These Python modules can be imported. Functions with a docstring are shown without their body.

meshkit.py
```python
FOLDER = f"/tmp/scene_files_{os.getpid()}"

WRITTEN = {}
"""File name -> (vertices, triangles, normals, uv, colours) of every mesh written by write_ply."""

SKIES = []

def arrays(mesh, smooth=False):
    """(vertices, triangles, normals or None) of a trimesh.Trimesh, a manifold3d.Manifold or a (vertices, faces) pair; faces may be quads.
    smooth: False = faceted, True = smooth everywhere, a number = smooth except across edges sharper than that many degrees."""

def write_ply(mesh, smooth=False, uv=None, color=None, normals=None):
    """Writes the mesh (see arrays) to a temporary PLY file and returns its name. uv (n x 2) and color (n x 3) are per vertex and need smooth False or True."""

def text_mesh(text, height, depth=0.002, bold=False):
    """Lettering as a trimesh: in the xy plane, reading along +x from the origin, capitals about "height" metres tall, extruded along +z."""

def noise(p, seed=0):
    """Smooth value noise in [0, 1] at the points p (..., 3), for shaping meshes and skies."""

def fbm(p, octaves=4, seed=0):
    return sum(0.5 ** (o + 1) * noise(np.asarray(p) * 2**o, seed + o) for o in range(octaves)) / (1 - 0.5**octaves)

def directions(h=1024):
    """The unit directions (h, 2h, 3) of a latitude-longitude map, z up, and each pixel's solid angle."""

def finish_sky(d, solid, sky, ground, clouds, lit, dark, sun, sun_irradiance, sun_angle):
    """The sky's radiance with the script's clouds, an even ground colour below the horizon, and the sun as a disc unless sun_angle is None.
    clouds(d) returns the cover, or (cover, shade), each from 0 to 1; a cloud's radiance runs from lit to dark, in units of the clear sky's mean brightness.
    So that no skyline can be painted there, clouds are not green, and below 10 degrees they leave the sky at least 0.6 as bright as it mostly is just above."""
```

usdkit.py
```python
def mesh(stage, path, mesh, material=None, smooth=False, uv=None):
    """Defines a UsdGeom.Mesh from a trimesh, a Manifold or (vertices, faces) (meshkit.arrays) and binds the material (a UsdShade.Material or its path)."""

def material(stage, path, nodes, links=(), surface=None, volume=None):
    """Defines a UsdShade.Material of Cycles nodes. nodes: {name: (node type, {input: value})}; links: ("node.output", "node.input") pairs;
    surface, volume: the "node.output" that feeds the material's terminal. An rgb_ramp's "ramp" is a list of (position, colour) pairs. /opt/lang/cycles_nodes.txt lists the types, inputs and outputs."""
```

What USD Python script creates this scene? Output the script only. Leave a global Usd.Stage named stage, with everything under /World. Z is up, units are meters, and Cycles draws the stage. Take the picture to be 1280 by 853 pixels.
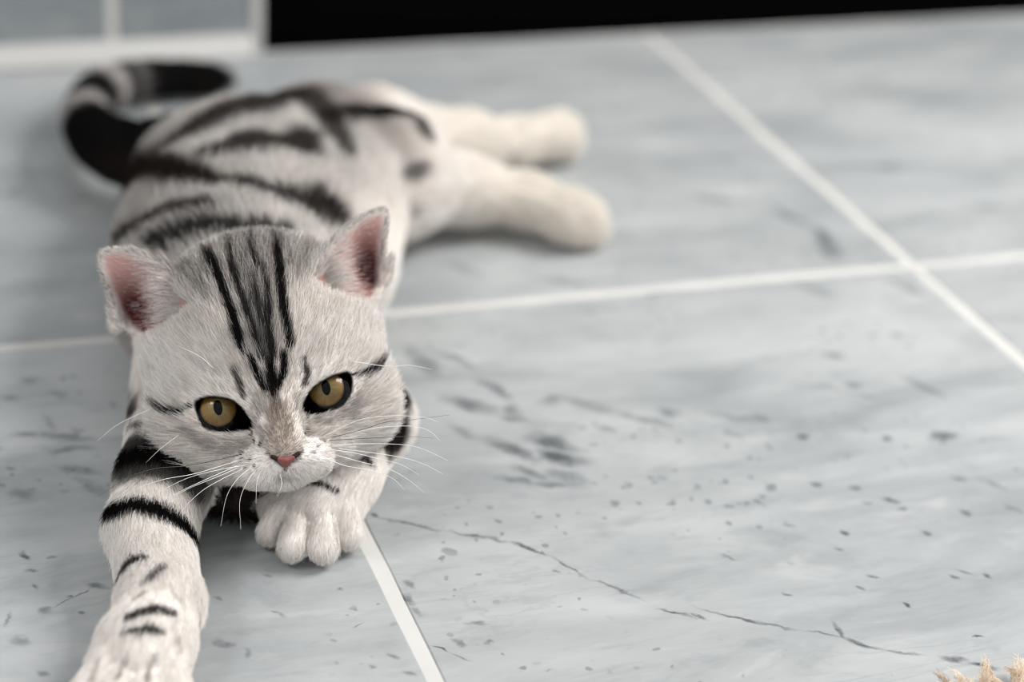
import math, random
import numpy as np
import trimesh
import usdkit, meshkit
from pxr import Usd, UsdGeom, UsdLux, UsdShade, Gf, Sdf, Vt

stage = Usd.Stage.CreateInMemory()
UsdGeom.SetStageUpAxis(stage, UsdGeom.Tokens.z)
UsdGeom.SetStageMetersPerUnit(stage, 1.0)
UsdGeom.Xform.Define(stage, '/World')
UsdGeom.Scope.Define(stage, '/World/Looks')
rng = np.random.default_rng(7)
T_ = Sdf.ValueTypeNames

# ------------------------------------------------------------------ camera
_c0 = np.array([640, 426.5]); _h = np.array([8675, -348.]) - _c0; _v = np.array([-359, -981.]) - _c0
F = math.sqrt(-(_h @ _v))
_X = np.array([*_h, F]); _X /= np.linalg.norm(_X)
_Y = np.array([*_v, F]); _Y /= np.linalg.norm(_Y)
_Y -= _X * (_X @ _Y); _Y /= np.linalg.norm(_Y)
_Z = np.cross(_X, _Y)
R = np.array([_X, _Y, _Z])                      # world = R @ (right, down, forward)
EYE = np.array([0, 0, .35])
cam = UsdGeom.Camera.Define(stage, '/World/camera')
m4 = np.eye(4); m4[0, :3] = R[:, 0]; m4[1, :3] = -R[:, 1]; m4[2, :3] = -R[:, 2]; m4[3, :3] = EYE
cam.AddTransformOp().Set(Gf.Matrix4d(*m4.ravel().tolist()))
cam.CreateHorizontalApertureAttr(36.0); cam.CreateFocalLengthAttr(F * 36 / 1280)
cam.CreateVerticalApertureAttr(36.0 * 853 / 1280)
cam.CreateFStopAttr(5.2); cam.CreateFocusDistanceAttr(0.614)
cam.CreateClippingRangeAttr(Gf.Vec2f(0.02, 50))
cam.CreateExposureAttr(0.50)

# ------------------------------------------------------------------ light
def look_at_rows(pos, target):
    z = np.array(pos, float) - target; z /= np.linalg.norm(z)
    x = np.cross([0, 0, 1.0], z); x /= np.linalg.norm(x); y = np.cross(z, x)
    m = np.eye(4); m[0, :3], m[1, :3], m[2, :3], m[3, :3] = x, y, z, pos
    return Gf.Matrix4d(*m.ravel().tolist())

def rect_light(name, pos, target, w, h, power, color):
    l = UsdLux.RectLight.Define(stage, '/World/' + name)
    l.AddTransformOp().Set(look_at_rows(pos, np.array(target, float)))
    l.CreateWidthAttr(w); l.CreateHeightAttr(h); l.CreateIntensityAttr(power); l.CreateColorAttr(Gf.Vec3f(*color))
    return l

dome = UsdLux.DomeLight.Define(stage, '/World/room_light')
dome.CreateIntensityAttr(0.15); dome.CreateColorAttr(Gf.Vec3f(0.98, 0.99, 1.0))
rect_light('window_light', (.84, .56, .76), (0.22, .62, 0.0), .42, .42, 14.5, (1.0, .985, .96))
rect_light('far_window_light', (-.50, .42, .86), (0.14, .56, 0.03), .22, .22, 13.0, (1.0, .985, .965))

# ------------------------------------------------------------------ helpers
def ray(px, py):
    return R @ np.array([(px - 640) / F, (py - 426.5) / F, 1.0])
def atz(px, py, z):                              # a point of the photograph, on the level z
    d = ray(px, py); return EYE + d * ((z - EYE[2]) / d[2])
def atd(px, py, depth):
    return EYE + ray(px, py) * depth
def aty(px, py, y):
    d = ray(px, py); return EYE + d * (y / d[1])

used = {}
def path_for(name, parent):
    base = f'{parent}/{name}'
    k = used.get(base, 0); used[base] = k + 1
    return base if k == 0 else f'{base}_{k:03d}'
def data(prim, **kw):
    for k, v in kw.items():
        prim.SetCustomDataByKey(k, v)
    return prim
def xform(name, parent='/World', **kw):
    p = path_for(name, parent)
    return data(UsdGeom.Xform.Define(stage, p).GetPrim(), **kw)
def add(name, mesh, mat, parent='/World', smooth=False, **kw):
    parent = parent if isinstance(parent, str) else str(parent.GetPath())
    p = path_for(name, parent)
    return data(usdkit.mesh(stage, p, mesh, mat, smooth=smooth).GetPrim(), **kw)

class Graph:
    """A material of Cycles nodes: g.noise_texture(scale=3, vector='pos.position') adds a node and returns its name; 'node.socket' strings are links."""
    def __init__(s): s.nodes, s.links = {}, []
    def __getattr__(s, kind):
        def make(out, **kw):
            name = f'n{len(s.nodes)}'
            vals = {}
            for k, v in kw.items():
                if isinstance(v, str) and '.' in v and v.split('.')[0] in s.nodes: s.links.append((v, f'{name}.{k}'))
                else: vals[k] = v
            s.nodes[name] = (kind, vals)
            return f'{name}.{out}'
        return make
    def m(s, op, a, b=0.0, c=0.0, clamp=False):
        kw = dict(math_type=op, use_clamp=clamp)
        return s.math('value', value1=a, value2=b, value3=c, **kw)
    def step(s, x, lo, hi, to0=0.0, to1=1.0):
        return s.map_range('result', range_type='smoothstep', value=x, from_min=lo, from_max=hi, to_min=to0, to_max=to1, clamp=True)
    def mixc(s, fac, a, b, kind='mix'):
        return s.mix_color('result', blend_type=kind, fac=fac, a=a, b=b)
    def build(s, name, surface):
        return usdkit.material(stage, '/World/Looks/' + name, s.nodes, s.links, surface=surface)

def simple(name, color, rough=.6, spec=.5, noise=0.0, scale=40, bump=0.0, coat=0.0):
    g = Graph(); pos = g.geometry('position')
    n = g.noise_texture('fac', vector=pos, scale=scale, detail=4)
    c = g.mixc(n, [max(0, x * (1 - noise)) for x in color], [min(1, x * (1 + noise)) for x in color])
    kw = {}
    if bump: kw['normal'] = g.bump('normal', height=n, strength=bump, distance=.001)
    return g.build(name, g.principled_bsdf('BSDF', base_color=c, roughness=rough, specular_ior_level=spec, coat_weight=coat, **kw))

# ------------------------------------------------------------------ floor, wall
XC, XB, YA, YD = .4372 * .35, 1.2105 * .35, 1.9405 * .35, 2.777 * .35
TW, TD = XB - XC, YD - YA
GAP = .0024                                        # half a joint

def marble(name, marks, seed, tone=(1, 1, 1)):
    g = Graph(); pos = g.geometry('position')
    ang = math.radians(-22)
    st = g.mapping('vector', vector=pos, rotation=(0, 0, -ang), scale=(6, 22, 10), location=(seed, seed * 2.3, 0))
    big = g.noise_texture('fac', vector=pos, scale=7, detail=5, roughness=.6)
    streak = g.noise_texture('fac', vector=st, scale=1.0, detail=7, roughness=.62, distortion=.8)
    fine = g.noise_texture('fac', vector=st, scale=5.0, detail=5, roughness=.65)
    c = g.mixc(g.step(streak, .3, .7), (.26, .276, .284), (.41, .426, .432))
    c = g.mixc(g.step(big, .35, .65), c, g.mixc(.40, c, (.50, .51, .505)))
    c = g.mixc(g.m('multiply', g.step(fine, .5, .8), .4), c, (.30, .32, .33))
    mt = g.mapping('vector', vector=pos, rotation=(0, 0, -math.radians(-34)), scale=(22, 60, 20), location=(seed * 1.7, 2, 0))
    mot = g.noise_texture('fac', vector=mt, scale=1.0, detail=8, roughness=.68, distortion=.5)
    c = g.mixc(g.m('multiply', g.step(mot, .50, .72), .55), c, (.235, .25, .255))
    c = g.mixc(g.m('multiply', g.step(mot, .48, .30), .45), c, (.50, .51, .505))
    # hair-thin cloudy veins along the bedding
    wv = g.mapping('vector', vector=pos, rotation=(0, 0, -ang), scale=(5, 16, 10), location=(3 + seed, 1, 0))
    v1 = g.noise_texture('fac', vector=wv, scale=1.3, detail=6, roughness=.55, distortion=1.4)
    vein = g.step(g.m('absolute', g.m('subtract', v1, .5)), 0.0, .022, 1.0, 0.0)
    gate = g.step(g.noise_texture('fac', vector=pos, scale=11, detail=2), .45, .62)
    c = g.mixc(g.m('multiply', g.m('multiply', vein, gate), .40), c, (.30, .315, .33))
    # specks
    warp = g.noise_texture('color', vector=pos, scale=160, detail=3)
    wp = g.vector_math('vector', math_type='multiply_add', vector1=warp, vector2=(.006, .006, 0), vector3=pos)
    for sc, r, th, dark in ((95, .24, .55, .6), (210, .28, .48, .6)):
        vo = g.voronoi_texture('distance', vector=wp, scale=sc, feature='f1')
        rnd = vo.replace('.distance', '.color')
        size = g.m('multiply', g.separate_color('r', color=rnd), r)
        dot = g.step(g.m('subtract', vo, size), -.05, .06, 1.0, 0.0)
        patch = g.step(g.noise_texture('fac', vector=pos, scale=14, detail=2), th, th + .1)
        c = g.mixc(g.m('multiply', g.m('multiply', dot, patch), dark), c, (.12, .13, .14))
    # the stone's own dark marks: segments (x0, y0, x1, y1, half width, softness, strength)
    w1 = g.noise_texture('color', vector=pos, scale=55, detail=4, roughness=.6)
    wpos = g.vector_math('vector', math_type='multiply_add', vector1=w1, vector2=(.012, .012, 0), vector3=pos)
    tot = None
    for (x0, y0, x1, y1, w, soft, k) in marks:
        L = math.hypot(x1 - x0, y1 - y0); a = math.atan2(y1 - y0, x1 - x0)
        q = g.mapping('vector', vector=wpos, mapping_type='texture', rotation=(0, 0, a), location=((x0 + x1) / 2 + .006, (y0 + y1) / 2 + .006, 0), scale=(L * .62 + w * (1 + soft), w * (1 + soft), .1))
        f = g.step(g.vector_math('value', math_type='length', vector1=q), .15, 1.0, k, 0.0)
        tot = f if tot is None else g.m('maximum', tot, f)
    if tot is not None:
        br = g.noise_texture('fac', vector=pos, scale=130, detail=4, roughness=.7)
        tot = g.m('multiply', tot, g.step(br, .3, .6, .5, 1.0))
        c = g.mixc(tot, c, (.075, .085, .092))
    bn = g.noise_texture('fac', vector=pos, scale=90, detail=3)
    if tone != (1, 1, 1): c = g.mixc(1.0, c, tone, 'multiply')
    rough = g.m('multiply_add', streak, .12, .30)
    return g.build(name, g.principled_bsdf('BSDF', base_color=c, roughness=rough, specular_ior_level=.32, normal=g.bump('normal', height=bn, strength=.05, distance=.001)))

# veins and stains as they lie on the floor: (px, py, px, py, half width in mm, softness, strength)
MARKS_PX = [
    (677, 547, 712, 560, 4.2, .5, .75), (621, 552, 667, 574, 3.2, .6, .7), (683, 568, 722, 577, 4.2, .5, .8), (628, 597, 662, 607, 1.5, .8, .6), (662, 607, 712, 605, 1.5, .8, .55),
    (650, 588, 677, 599, 2.4, .7, .65), (690, 590, 718, 602, 3.2, .8, .45), (562, 497, 611, 512, 3.4, .7, .6), (513, 436, 540, 466, 3.2, .8, .5), (539, 440, 598, 463, 1.8, .9, .45),
    (601, 477, 631, 495, 2.4, .7, .55), (631, 505, 644, 522, 2, .8, .5), (628, 522, 654, 528, 1.8, .8, .5), (677, 504, 703, 496, 2, 1, .4), (703, 496, 769, 514, 2, 1, .42), (769, 514, 841, 533, 1.8, 1, .42),
    (834, 515, 842, 518, 2.4, 1, .5), (752, 535, 764, 537, 1.6, 1, .4), (566, 535, 590, 547, 2.0, 1, .35),
    (470, 651, 559, 664, .8, .9, .7), (559, 664, 637, 679, .9, .9, .75), (637, 679, 690, 694, .9, .9, .75), (690, 694, 740, 722, .7, .9, .65), (740, 722, 800, 750, .6, .9, .5), (820, 760, 870, 770, .7, .8, .8), (870, 758, 997, 788, .7, .9, .7), (895, 765, 960, 778, .8, .6, .9), (997, 788, 1063, 797, .6, 1, .5),
    (1048, 781, 1063, 798, 1.2, .6, .9), (1063, 798, 1103, 809, 1.3, .6, .9), (1103, 809, 1160, 820, .7, 1, .5), (1182, 823, 1206, 830, 1.6, .9, .7), (1212, 834, 1252, 838, 1.2, .8, .8), (860, 765, 880, 771, .6, .6, .7),
    (1040, 443, 1046, 445, 3, .9, .5), (1067, 483, 1072, 484, 2.2, .9, .5), (1000, 543, 1005, 544, 1.8, .7, .85), (1106, 550, 1111, 551, 1.8, .8, .8), (1174, 550, 1188, 546, 2.8, .9, .65), (1016, 606, 1024, 608, 1.6, .8, .75), (1068, 612, 1073, 613, 1.4, 1, .6),
    (1110, 623, 1118, 626, 1.5, .8, .8), (1124, 634, 1130, 637, 1.2, .8, .7), (1084, 629, 1089, 630, 1.2, .8, .6), (1052, 667, 1058, 669, 1.3, .8, .8), (1047, 689, 1051, 690, 1.1, .8, .7), (1152, 664, 1158, 666, 1.1, .8, .6), (1203, 642, 1208, 643, 1.6, .8, .6), (1192, 595, 1204, 597, 1.6, 1, .55),
    (1236, 721, 1241, 723, 1.2, .7, .85), (1192, 725, 1200, 728, 1.2, .8, .7), (1200, 716, 1225, 722, .8, 1, .5), (1133, 759, 1138, 761, .9, .7, .9), (1221, 797, 1226, 798, .9, .7, .8), (1129, 473, 1180, 494, 2.2, 1, .42), (982, 476, 1119, 504, 1.4, 1, .3), (880, 520, 950, 526, 1.8, 1, .3), (945, 523, 952, 524, 2.4, 1, .4), (912, 541, 918, 543, 2.2, 1, .4),
    (976, 738, 985, 740, .8, .8, .6), (1074, 732, 1082, 735, 1, .8, .6), (1084, 717, 1096, 721, .5, 1, .6), (900, 693, 912, 696, .8, 1, .5), (943, 627, 950, 629, 1.0, 1, .4), (980, 658, 988, 660, 1., 1, .4), (1230, 600, 1260, 610, 1.3, 1, .4), (1255, 632, 1278, 640, 1.8, 1, .4),
    (860, 248, 924, 251, 3, 1, .4), (969, 259, 1010, 281, 3.5, .9, .5), (1021, 287, 1042, 316, 5, .8, .65), (1092, 208, 1126, 208, 4, 1, .4), (667, 344, 742, 359, 3.2, 1, .35), (1117, 350, 1155, 369, 3.5, 1, .35), (1024, 300, 1042, 322, 4, 1, .5), (1000, 355, 1040, 370, 3, 1, .3), (1210, 255, 1260, 262, 3.5, 1, .3),
    (570, 330, 600, 345, 3, 1, .3), (920, 180, 960, 195, 4, 1, .25),
    (17, 546, 66, 540, 2.2, .9, .5), (55, 546, 110, 546, 2.8, .9, .55), (60, 562, 116, 562, 2.2, .9, .55), (83, 585, 116, 590, 2.6, .9, .55), (66, 540, 60, 520, 1.6, 1, .35), (36, 476, 50, 474, 2.5, 1, .4), (14, 495, 22, 496, 2.4, 1, .4), (26, 618, 32, 620, 2.4, 1, .35), (60, 490, 80, 494, 2, 1, .3), (100, 600, 128, 618, 2.2, 1, .35),
    (28, 693, 33, 697, 1.4, .8, .75), (31, 715, 38, 716, 1.1, .8, .6), (64, 700, 69, 701, 1, .8, .6), (52, 762, 58, 764, 2.0, .9, .6), (112, 731, 124, 733, 1.8, .8, .65), (20, 798, 30, 800, 2.4, .9, .5), (110, 736, 88, 750, .5, .9, .6), (88, 750, 66, 762, .5, .9, .5), (100, 766, 105, 767, .9, .8, .6), (50, 841, 56, 843, 1.2, .9, .5), (82, 748, 86, 750, .8, .8, .6), (45, 735, 49, 737, .9, .8, .6), (3, 785, 10, 768, .6, .9, .5),
    (463, 645, 470, 650, 1.0, .8, .8), (505, 732, 512, 735, 1.2, .8, .6), (502, 744, 512, 752, 1.3, .8, .65), (515, 758, 526, 764, 1.2, 1, .4), (537, 809, 560, 816, .5, .6, .9), (560, 816, 590, 824, .4, 1, .5), (563, 798, 574, 804, 1.2, .9, .6), (588, 776, 604, 780, 1, 1, .5), (610, 799, 614, 801, .9, .8, .6),
    (430, 735, 434, 737, .8, .8, .5), (444, 787, 458, 783, .4, .9, .5), (488, 820, 493, 822, 1, .9, .5), (500, 842, 516, 846, 1, .9, .5), (276, 800, 282, 803, 1.3, .9, .5), (268, 748, 274, 751, 1, .9, .5), (300, 812, 305, 820, 1.2, 1, .4), (348, 765, 352, 768, .8, .8, .5), (330, 720, 334, 722, 1, .8, .4), (456, 832, 461, 834, .9, .8, .5),
]
def tile_index(x, y):
    return math.floor((x - XC) / TW), math.floor((y - YA) / TD)
marks_of = {}
for n_, (x0, y0, x1, y1, w, soft, k) in enumerate(MARKS_PX):
    if n_ < 19: w *= 1.35
    p, q = atz(x0, y0, 0), atz(x1, y1, 0)
    marks_of.setdefault(tile_index(*((p + q) / 2)[:2]), []).append((p[0], p[1], q[0], q[1], w / 1000 * .80, soft, min(1, k * 1.25)))

def tile_mesh(w, h, t, r, seed, chips=()):
    """A tile with a chamfered, very slightly uneven outline; its top face lies on z = 0."""
    rg = np.random.default_rng(seed); n = 14
    def edge(a, b):
        s = np.linspace(0, 1, n, endpoint=False)[:, None]
        return np.array(a) + (np.array(b) - a) * s
    out = np.vstack([edge((0, 0), (w, 0)), edge((w, 0), (w, h)), edge((w, h), (0, h)), edge((0, h), (0, 0))])
    cen = np.array([w / 2, h / 2])
    out = out + rg.normal(0, .00016, out.shape)
    ins = out + (cen - out) / np.linalg.norm(cen - out, axis=1, keepdims=True) * r * 1.3
    N = len(out)
    v = np.vstack([np.c_[out, np.full(N, -t)], np.c_[out, np.full(N, -r)], np.c_[ins, np.zeros(N)], [[w / 2, h / 2, 0]]])
    f = []
    for i in range(N):
        j = (i + 1) % N
        for o in (0, N): f += [(o + i, o + j, o + N + j), (o + i, o + N + j, o + N + i)]
        f.append((2 * N + i, 2 * N + j, 3 * N))
    return v, np.array(f)

floor = xform('floor', kind='structure')
plain_marble = marble('marble_plain', [], 0.0)
seedn = 0
for j in (-2, -1, 0):
    for i in (-2, -1, 0, 1, 2):
        seedn += 1
        mk = marks_of.get((i, j))
        mat = marble(f'marble_{seedn}', mk, seedn * .7) if mk else plain_marble
        v, f = tile_mesh(TW - 2 * GAP, TD - 2 * GAP, .008, .0004, seedn)
        v = v + [XC + i * TW + GAP, YA + j * TD + GAP, 0]
        add('tile', (v, f), mat, floor)
grout_mat = simple('grout', (.58, .57, .545), .85, .2, .10, 60, .4)
gx0, gx1, gy0, gy1 = XC - 2 * TW, XC + 3 * TW, YA - 2 * TD, YD
def grid_sheet(x0, x1, y0, y1, z, nx, ny, amp, seed):
    xs, ys = np.linspace(x0, x1, nx), np.linspace(y0, y1, ny)
    gx, gy = np.meshgrid(xs, ys, indexing='ij')
    zz = z + amp * (meshkit.noise(np.stack([gx * 60, gy * 60, 0 * gx], -1), seed) - .5)
    v = np.stack([gx, gy, zz], -1).reshape(-1, 3)
    i, k = np.meshgrid(np.arange(nx - 1), np.arange(ny - 1), indexing='ij'); a = (i * ny + k).ravel()
    return v, np.vstack([np.c_[a, a + ny, a + ny + 1], np.c_[a, a + ny + 1, a + 1]])
add('grout', grid_sheet(gx0, gx1, gy0, gy1, -.0004, 70, 60, .0003, 3), grout_mat, floor, label='off-white grout between the marble floor tiles')

# back wall: marble tiles up to a white edge, then a black recess under the fittings
WX = .627 * .35 - .0005                            # where the wall ends
wall = xform('wall_back', kind='structure')
wm = marble('marble_wall_shaded', [], 4.1, (.66, .69, .71))  # bluish marble, darkened to paint in the weaker light on the wall
def box(x0, x1, y0, y1, z0, z1, bevel=0.0008):
    b = min(bevel, (x1 - x0) / 3, (y1 - y0) / 3, (z1 - z0) / 3)
    import manifold3d as m3
    pts = [(x, y, z) for x in (x0 + b, x1 - b) for y in (y0, y1) for z in (z0 + b, z1 - b)] + [(x, y, z) for x in (x0, x1) for y in (y0 + b, y1 - b) for z in (z0 + b, z1 - b)] + [(x, y, z) for x in (x0 + b, x1 - b) for y in (y0 + b, y1 - b) for z in (z0, z1)]
    return m3.Manifold.hull_points(np.array(pts))
WY = YD
JX = aty(141, 20, WY)[0]
EDGE = .0062
z0 = .0085
xs = [JX - 2 * TW, JX - TW, JX, WX - EDGE]
for a, b in zip(xs[:-1], xs[1:]):
    for r in range(2):
        add('tile', box(a + GAP, b - (GAP if b < WX - .02 else 0), WY, WY + .01, z0 + r * .29, z0 + (r + 1) * .29 - 2 * GAP), wm, wall)
add('grout', box(JX - 2 * TW, WX - .001, WY + .0008, WY + .03, 0.0, .6), grout_mat, wall)
trim_mat = simple('trim_white', (.47, .465, .45), .5, .4, .04, 30)
add('trim_1', box(WX - EDGE, WX, WY - .001, WY + .05, -.002, .6), trim_mat, kind='structure')
tri = np.array([[0, 0], [-.011, 0.0008], [-.009, .0035], [-.004, .0085], [-.001, .0095], [0, .0095]])
def prism_x(poly, x0, x1):
    n = len(poly)
    v = np.vstack([np.c_[np.full(n, x0), poly], np.c_[np.full(n, x1), poly]])
    f = []
    for i in range(n):
        j = (i + 1) % n; f.append((i, j, n + j)); f.append((i, n + j, n + i))
    for i in range(1, n - 1): f += [(0, i + 1, i), (n, n + i, n + i + 1)]
    return v, np.array(f)
add('baseboard_back', prism_x(tri + [WY + .001, 0], JX - 2 * TW, WX - EDGE), trim_mat, kind='structure')
black = simple('black_recess', (.0012, .0012, .0013), .9, .02)
add('wall_recess', trimesh.util.concatenate([trimesh.creation.box(bounds=[[WX, WY + .02, -.01], [gx1, WY + .03, .6]]), trimesh.creation.box(bounds=[[WX, WY + .0005, -.02], [gx1, WY + .03, -.006]])]), black, kind='structure')

# ------------------------------------------------------------------ the kitten's body: one smooth surface
def seg_t(p, a, b):
    a, b = np.asarray(a, float), np.asarray(b, float)
    ab = b - a
    return np.clip((p - a) @ ab / (ab @ ab), 0, 1)
def capsule(p, a, b, ra, rb):
    t = seg_t(p, a, b)
    return np.linalg.norm(p - (np.asarray(a) + t[:, None] * (np.asarray(b) - np.asarray(a))), axis=1) - (ra + (rb - ra) * t)
def ellipsoid(p, c, r, rot=None):
    q = p - np.asarray(c)
    if rot is not None: q = q @ rot
    r = np.asarray(r, float)
    k0 = np.linalg.norm(q / r, axis=1); k1 = np.linalg.norm(q / r ** 2, axis=1)
    return k0 * (k0 - 1) / np.maximum(k1, 1e-9)
def smin(a, b, k):
    h = np.maximum(k - np.abs(a - b), 0) / k
    return np.minimum(a, b) - h * h * k * .25
def smax(a, b, k): return -smin(-a, -b, k)
def poly_sdf(p, poly):
    """Signed distance to a polygon, negative inside."""
    poly = np.asarray(poly, float); n = len(poly)
    d = np.full(len(p), 1e9); inside = np.zeros(len(p), bool)
    for i in range(n):
        a, b = poly[i], poly[(i + 1) % n]
        e = b - a; w = p - a
        t = np.clip(w @ e / (e @ e), 0, 1)
        d = np.minimum(d, np.sum((w - t[:, None] * e) ** 2, 1))
        c = (a[1] <= p[:, 1]) != (b[1] <= p[:, 1])
        with np.errstate(divide='ignore', invalid='ignore'):
            xx = a[0] + (p[:, 1] - a[1]) / (b[1] - a[1] + 1e-30) * e[0]
        inside ^= c & (p[:, 0] < xx)
    return np.where(inside, -1, 1) * np.sqrt(d)
def smooth_poly(pts, n=6):
    """A closed curve through the points (Catmull-Rom)."""
    P = np.asarray(pts, float); N = len(P); out = []
    for i in range(N):
        p0, p1, p2, p3 = P[i - 1], P[i], P[(i + 1) % N], P[(i + 2) % N]
        for t in np.arange(n) / n:
            out.append(.5 * (2 * p1 + (p2 - p0) * t + (2 * p0 - 5 * p1 + 4 * p2 - p3) * t ** 2 + (3 * p1 - p0 - 3 * p2 + p3) * t ** 3))
    return np.array(out)
def spline(pts, n=12):
    """An open curve through the points (Catmull-Rom), any dimension."""
    P = np.asarray(pts, float); P = np.vstack([2 * P[0] - P[1], P, 2 * P[-1] - P[-2]]); out = []
    for i in range(1, len(P) - 2):
        p0, p1, p2, p3 = P[i - 1:i + 3]
        for t in np.arange(n) / n:
            out.append(.5 * (2 * p1 + (p2 - p0) * t + (2 * p0 - 5 * p1 + 4 * p2 - p3) * t ** 2 + (3 * p1 - p0 - 3 * p2 + p3) * t ** 3))
    return np.array(out + [P[-2]])

# the head has a frame of its own, in millimetres: a to the cat's left, b up the face, c out of the face; it starts between the eyes
HEAD_DEPTH = .622
HO = atd(341, 504, HEAD_DEPTH)
hc = -ray(341, 504); hc /= np.linalg.norm(hc)
ha = R @ np.array([.983, -.185, 0]); ha -= hc * (ha @ hc); ha /= np.linalg.norm(ha)
hb = np.cross(hc, ha)
HM = np.array([ha, hb, hc])
def to_head(p): return (p - HO) @ HM.T * 1000
def from_head(q): return np.asarray(q, float) @ HM / 1000 + HO
def face(px, py, c):                               # a point of the face, c mm out
    d = ray(px, py); t = ((HO + hc * c / 1000 - EYE) @ hc) / (d @ hc)
    return to_head((EYE + d * t)[None])[0]
def rot_a(deg):
    s, c = math.sin(math.radians(deg)), math.cos(math.radians(deg))
    return np.array([[1, 0, 0], [0, c, -s], [0, s, c]])   # columns: the axes of the tilted shape
PITCH = rot_a(24)

EYE_PX = {-1: [(246, 505), (253, 500), (264, 498), (277, 499), (291, 503), (302, 512), (310, 524), (315, 534), (303, 536), (288, 538), (272, 536), (259, 530), (250, 519)],
          1: [(380, 513), (383, 500), (390, 489), (401, 480), (414, 473), (427, 469), (435, 468), (438, 476), (437, 488), (431, 500), (420, 508), (406, 513), (391, 516)]}
EYE_POLY = {s: smooth_poly([face(x, y, -1)[:2] for x, y in EYE_PX[s]], 3) for s in EYE_PX}
EYE_C = {-1: np.array([*face(275, 517, -9)[:2], -9.5]), 1: np.array([*face(408, 491, -9)[:2], -9.5])}
EYE_R = 9.6
EAR_PX = {-1: [(258, 392), (247, 369), (226, 345), (203, 326), (178, 314), (152, 308), (130, 309), (121, 317), (121, 333), (128, 356), (137, 378), (148, 402), (164, 420), (186, 430), (215, 425)],
          1: [(377, 366), (385, 340), (401, 316), (421, 293), (443, 273), (465, 261), (481, 257), (487, 265), (487, 285), (484, 306), (483, 330), (482, 352), (477, 372), (462, 388), (430, 392)]}
EAR_POLY = {s: smooth_poly([face(x, y, -24)[:2] for x, y in EAR_PX[s]], 2) for s in EAR_PX}
EAR_HOLE = {-1: face(170, 392, -26), 1: face(464, 338, -26)}
def ear_depth(s, a, b):
    """How far out the ear's sheet stands at (a, b): a shell, its medial edge turned back, hollow towards the canal."""
    ua, ub = (a - s * 29) , (b - 36)
    tip = np.clip((b - 25) / 28, 0, 1)
    hollow = 15 * np.exp(-(((a - EAR_HOLE[s][0]) / 8) ** 2 + ((b - EAR_HOLE[s][1]) / 11) ** 2))
    return -16 - 7 * tip - .30 * np.maximum(s * a - 24, 0) - hollow - .25 * np.maximum(22 - s * a, 0)
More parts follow.
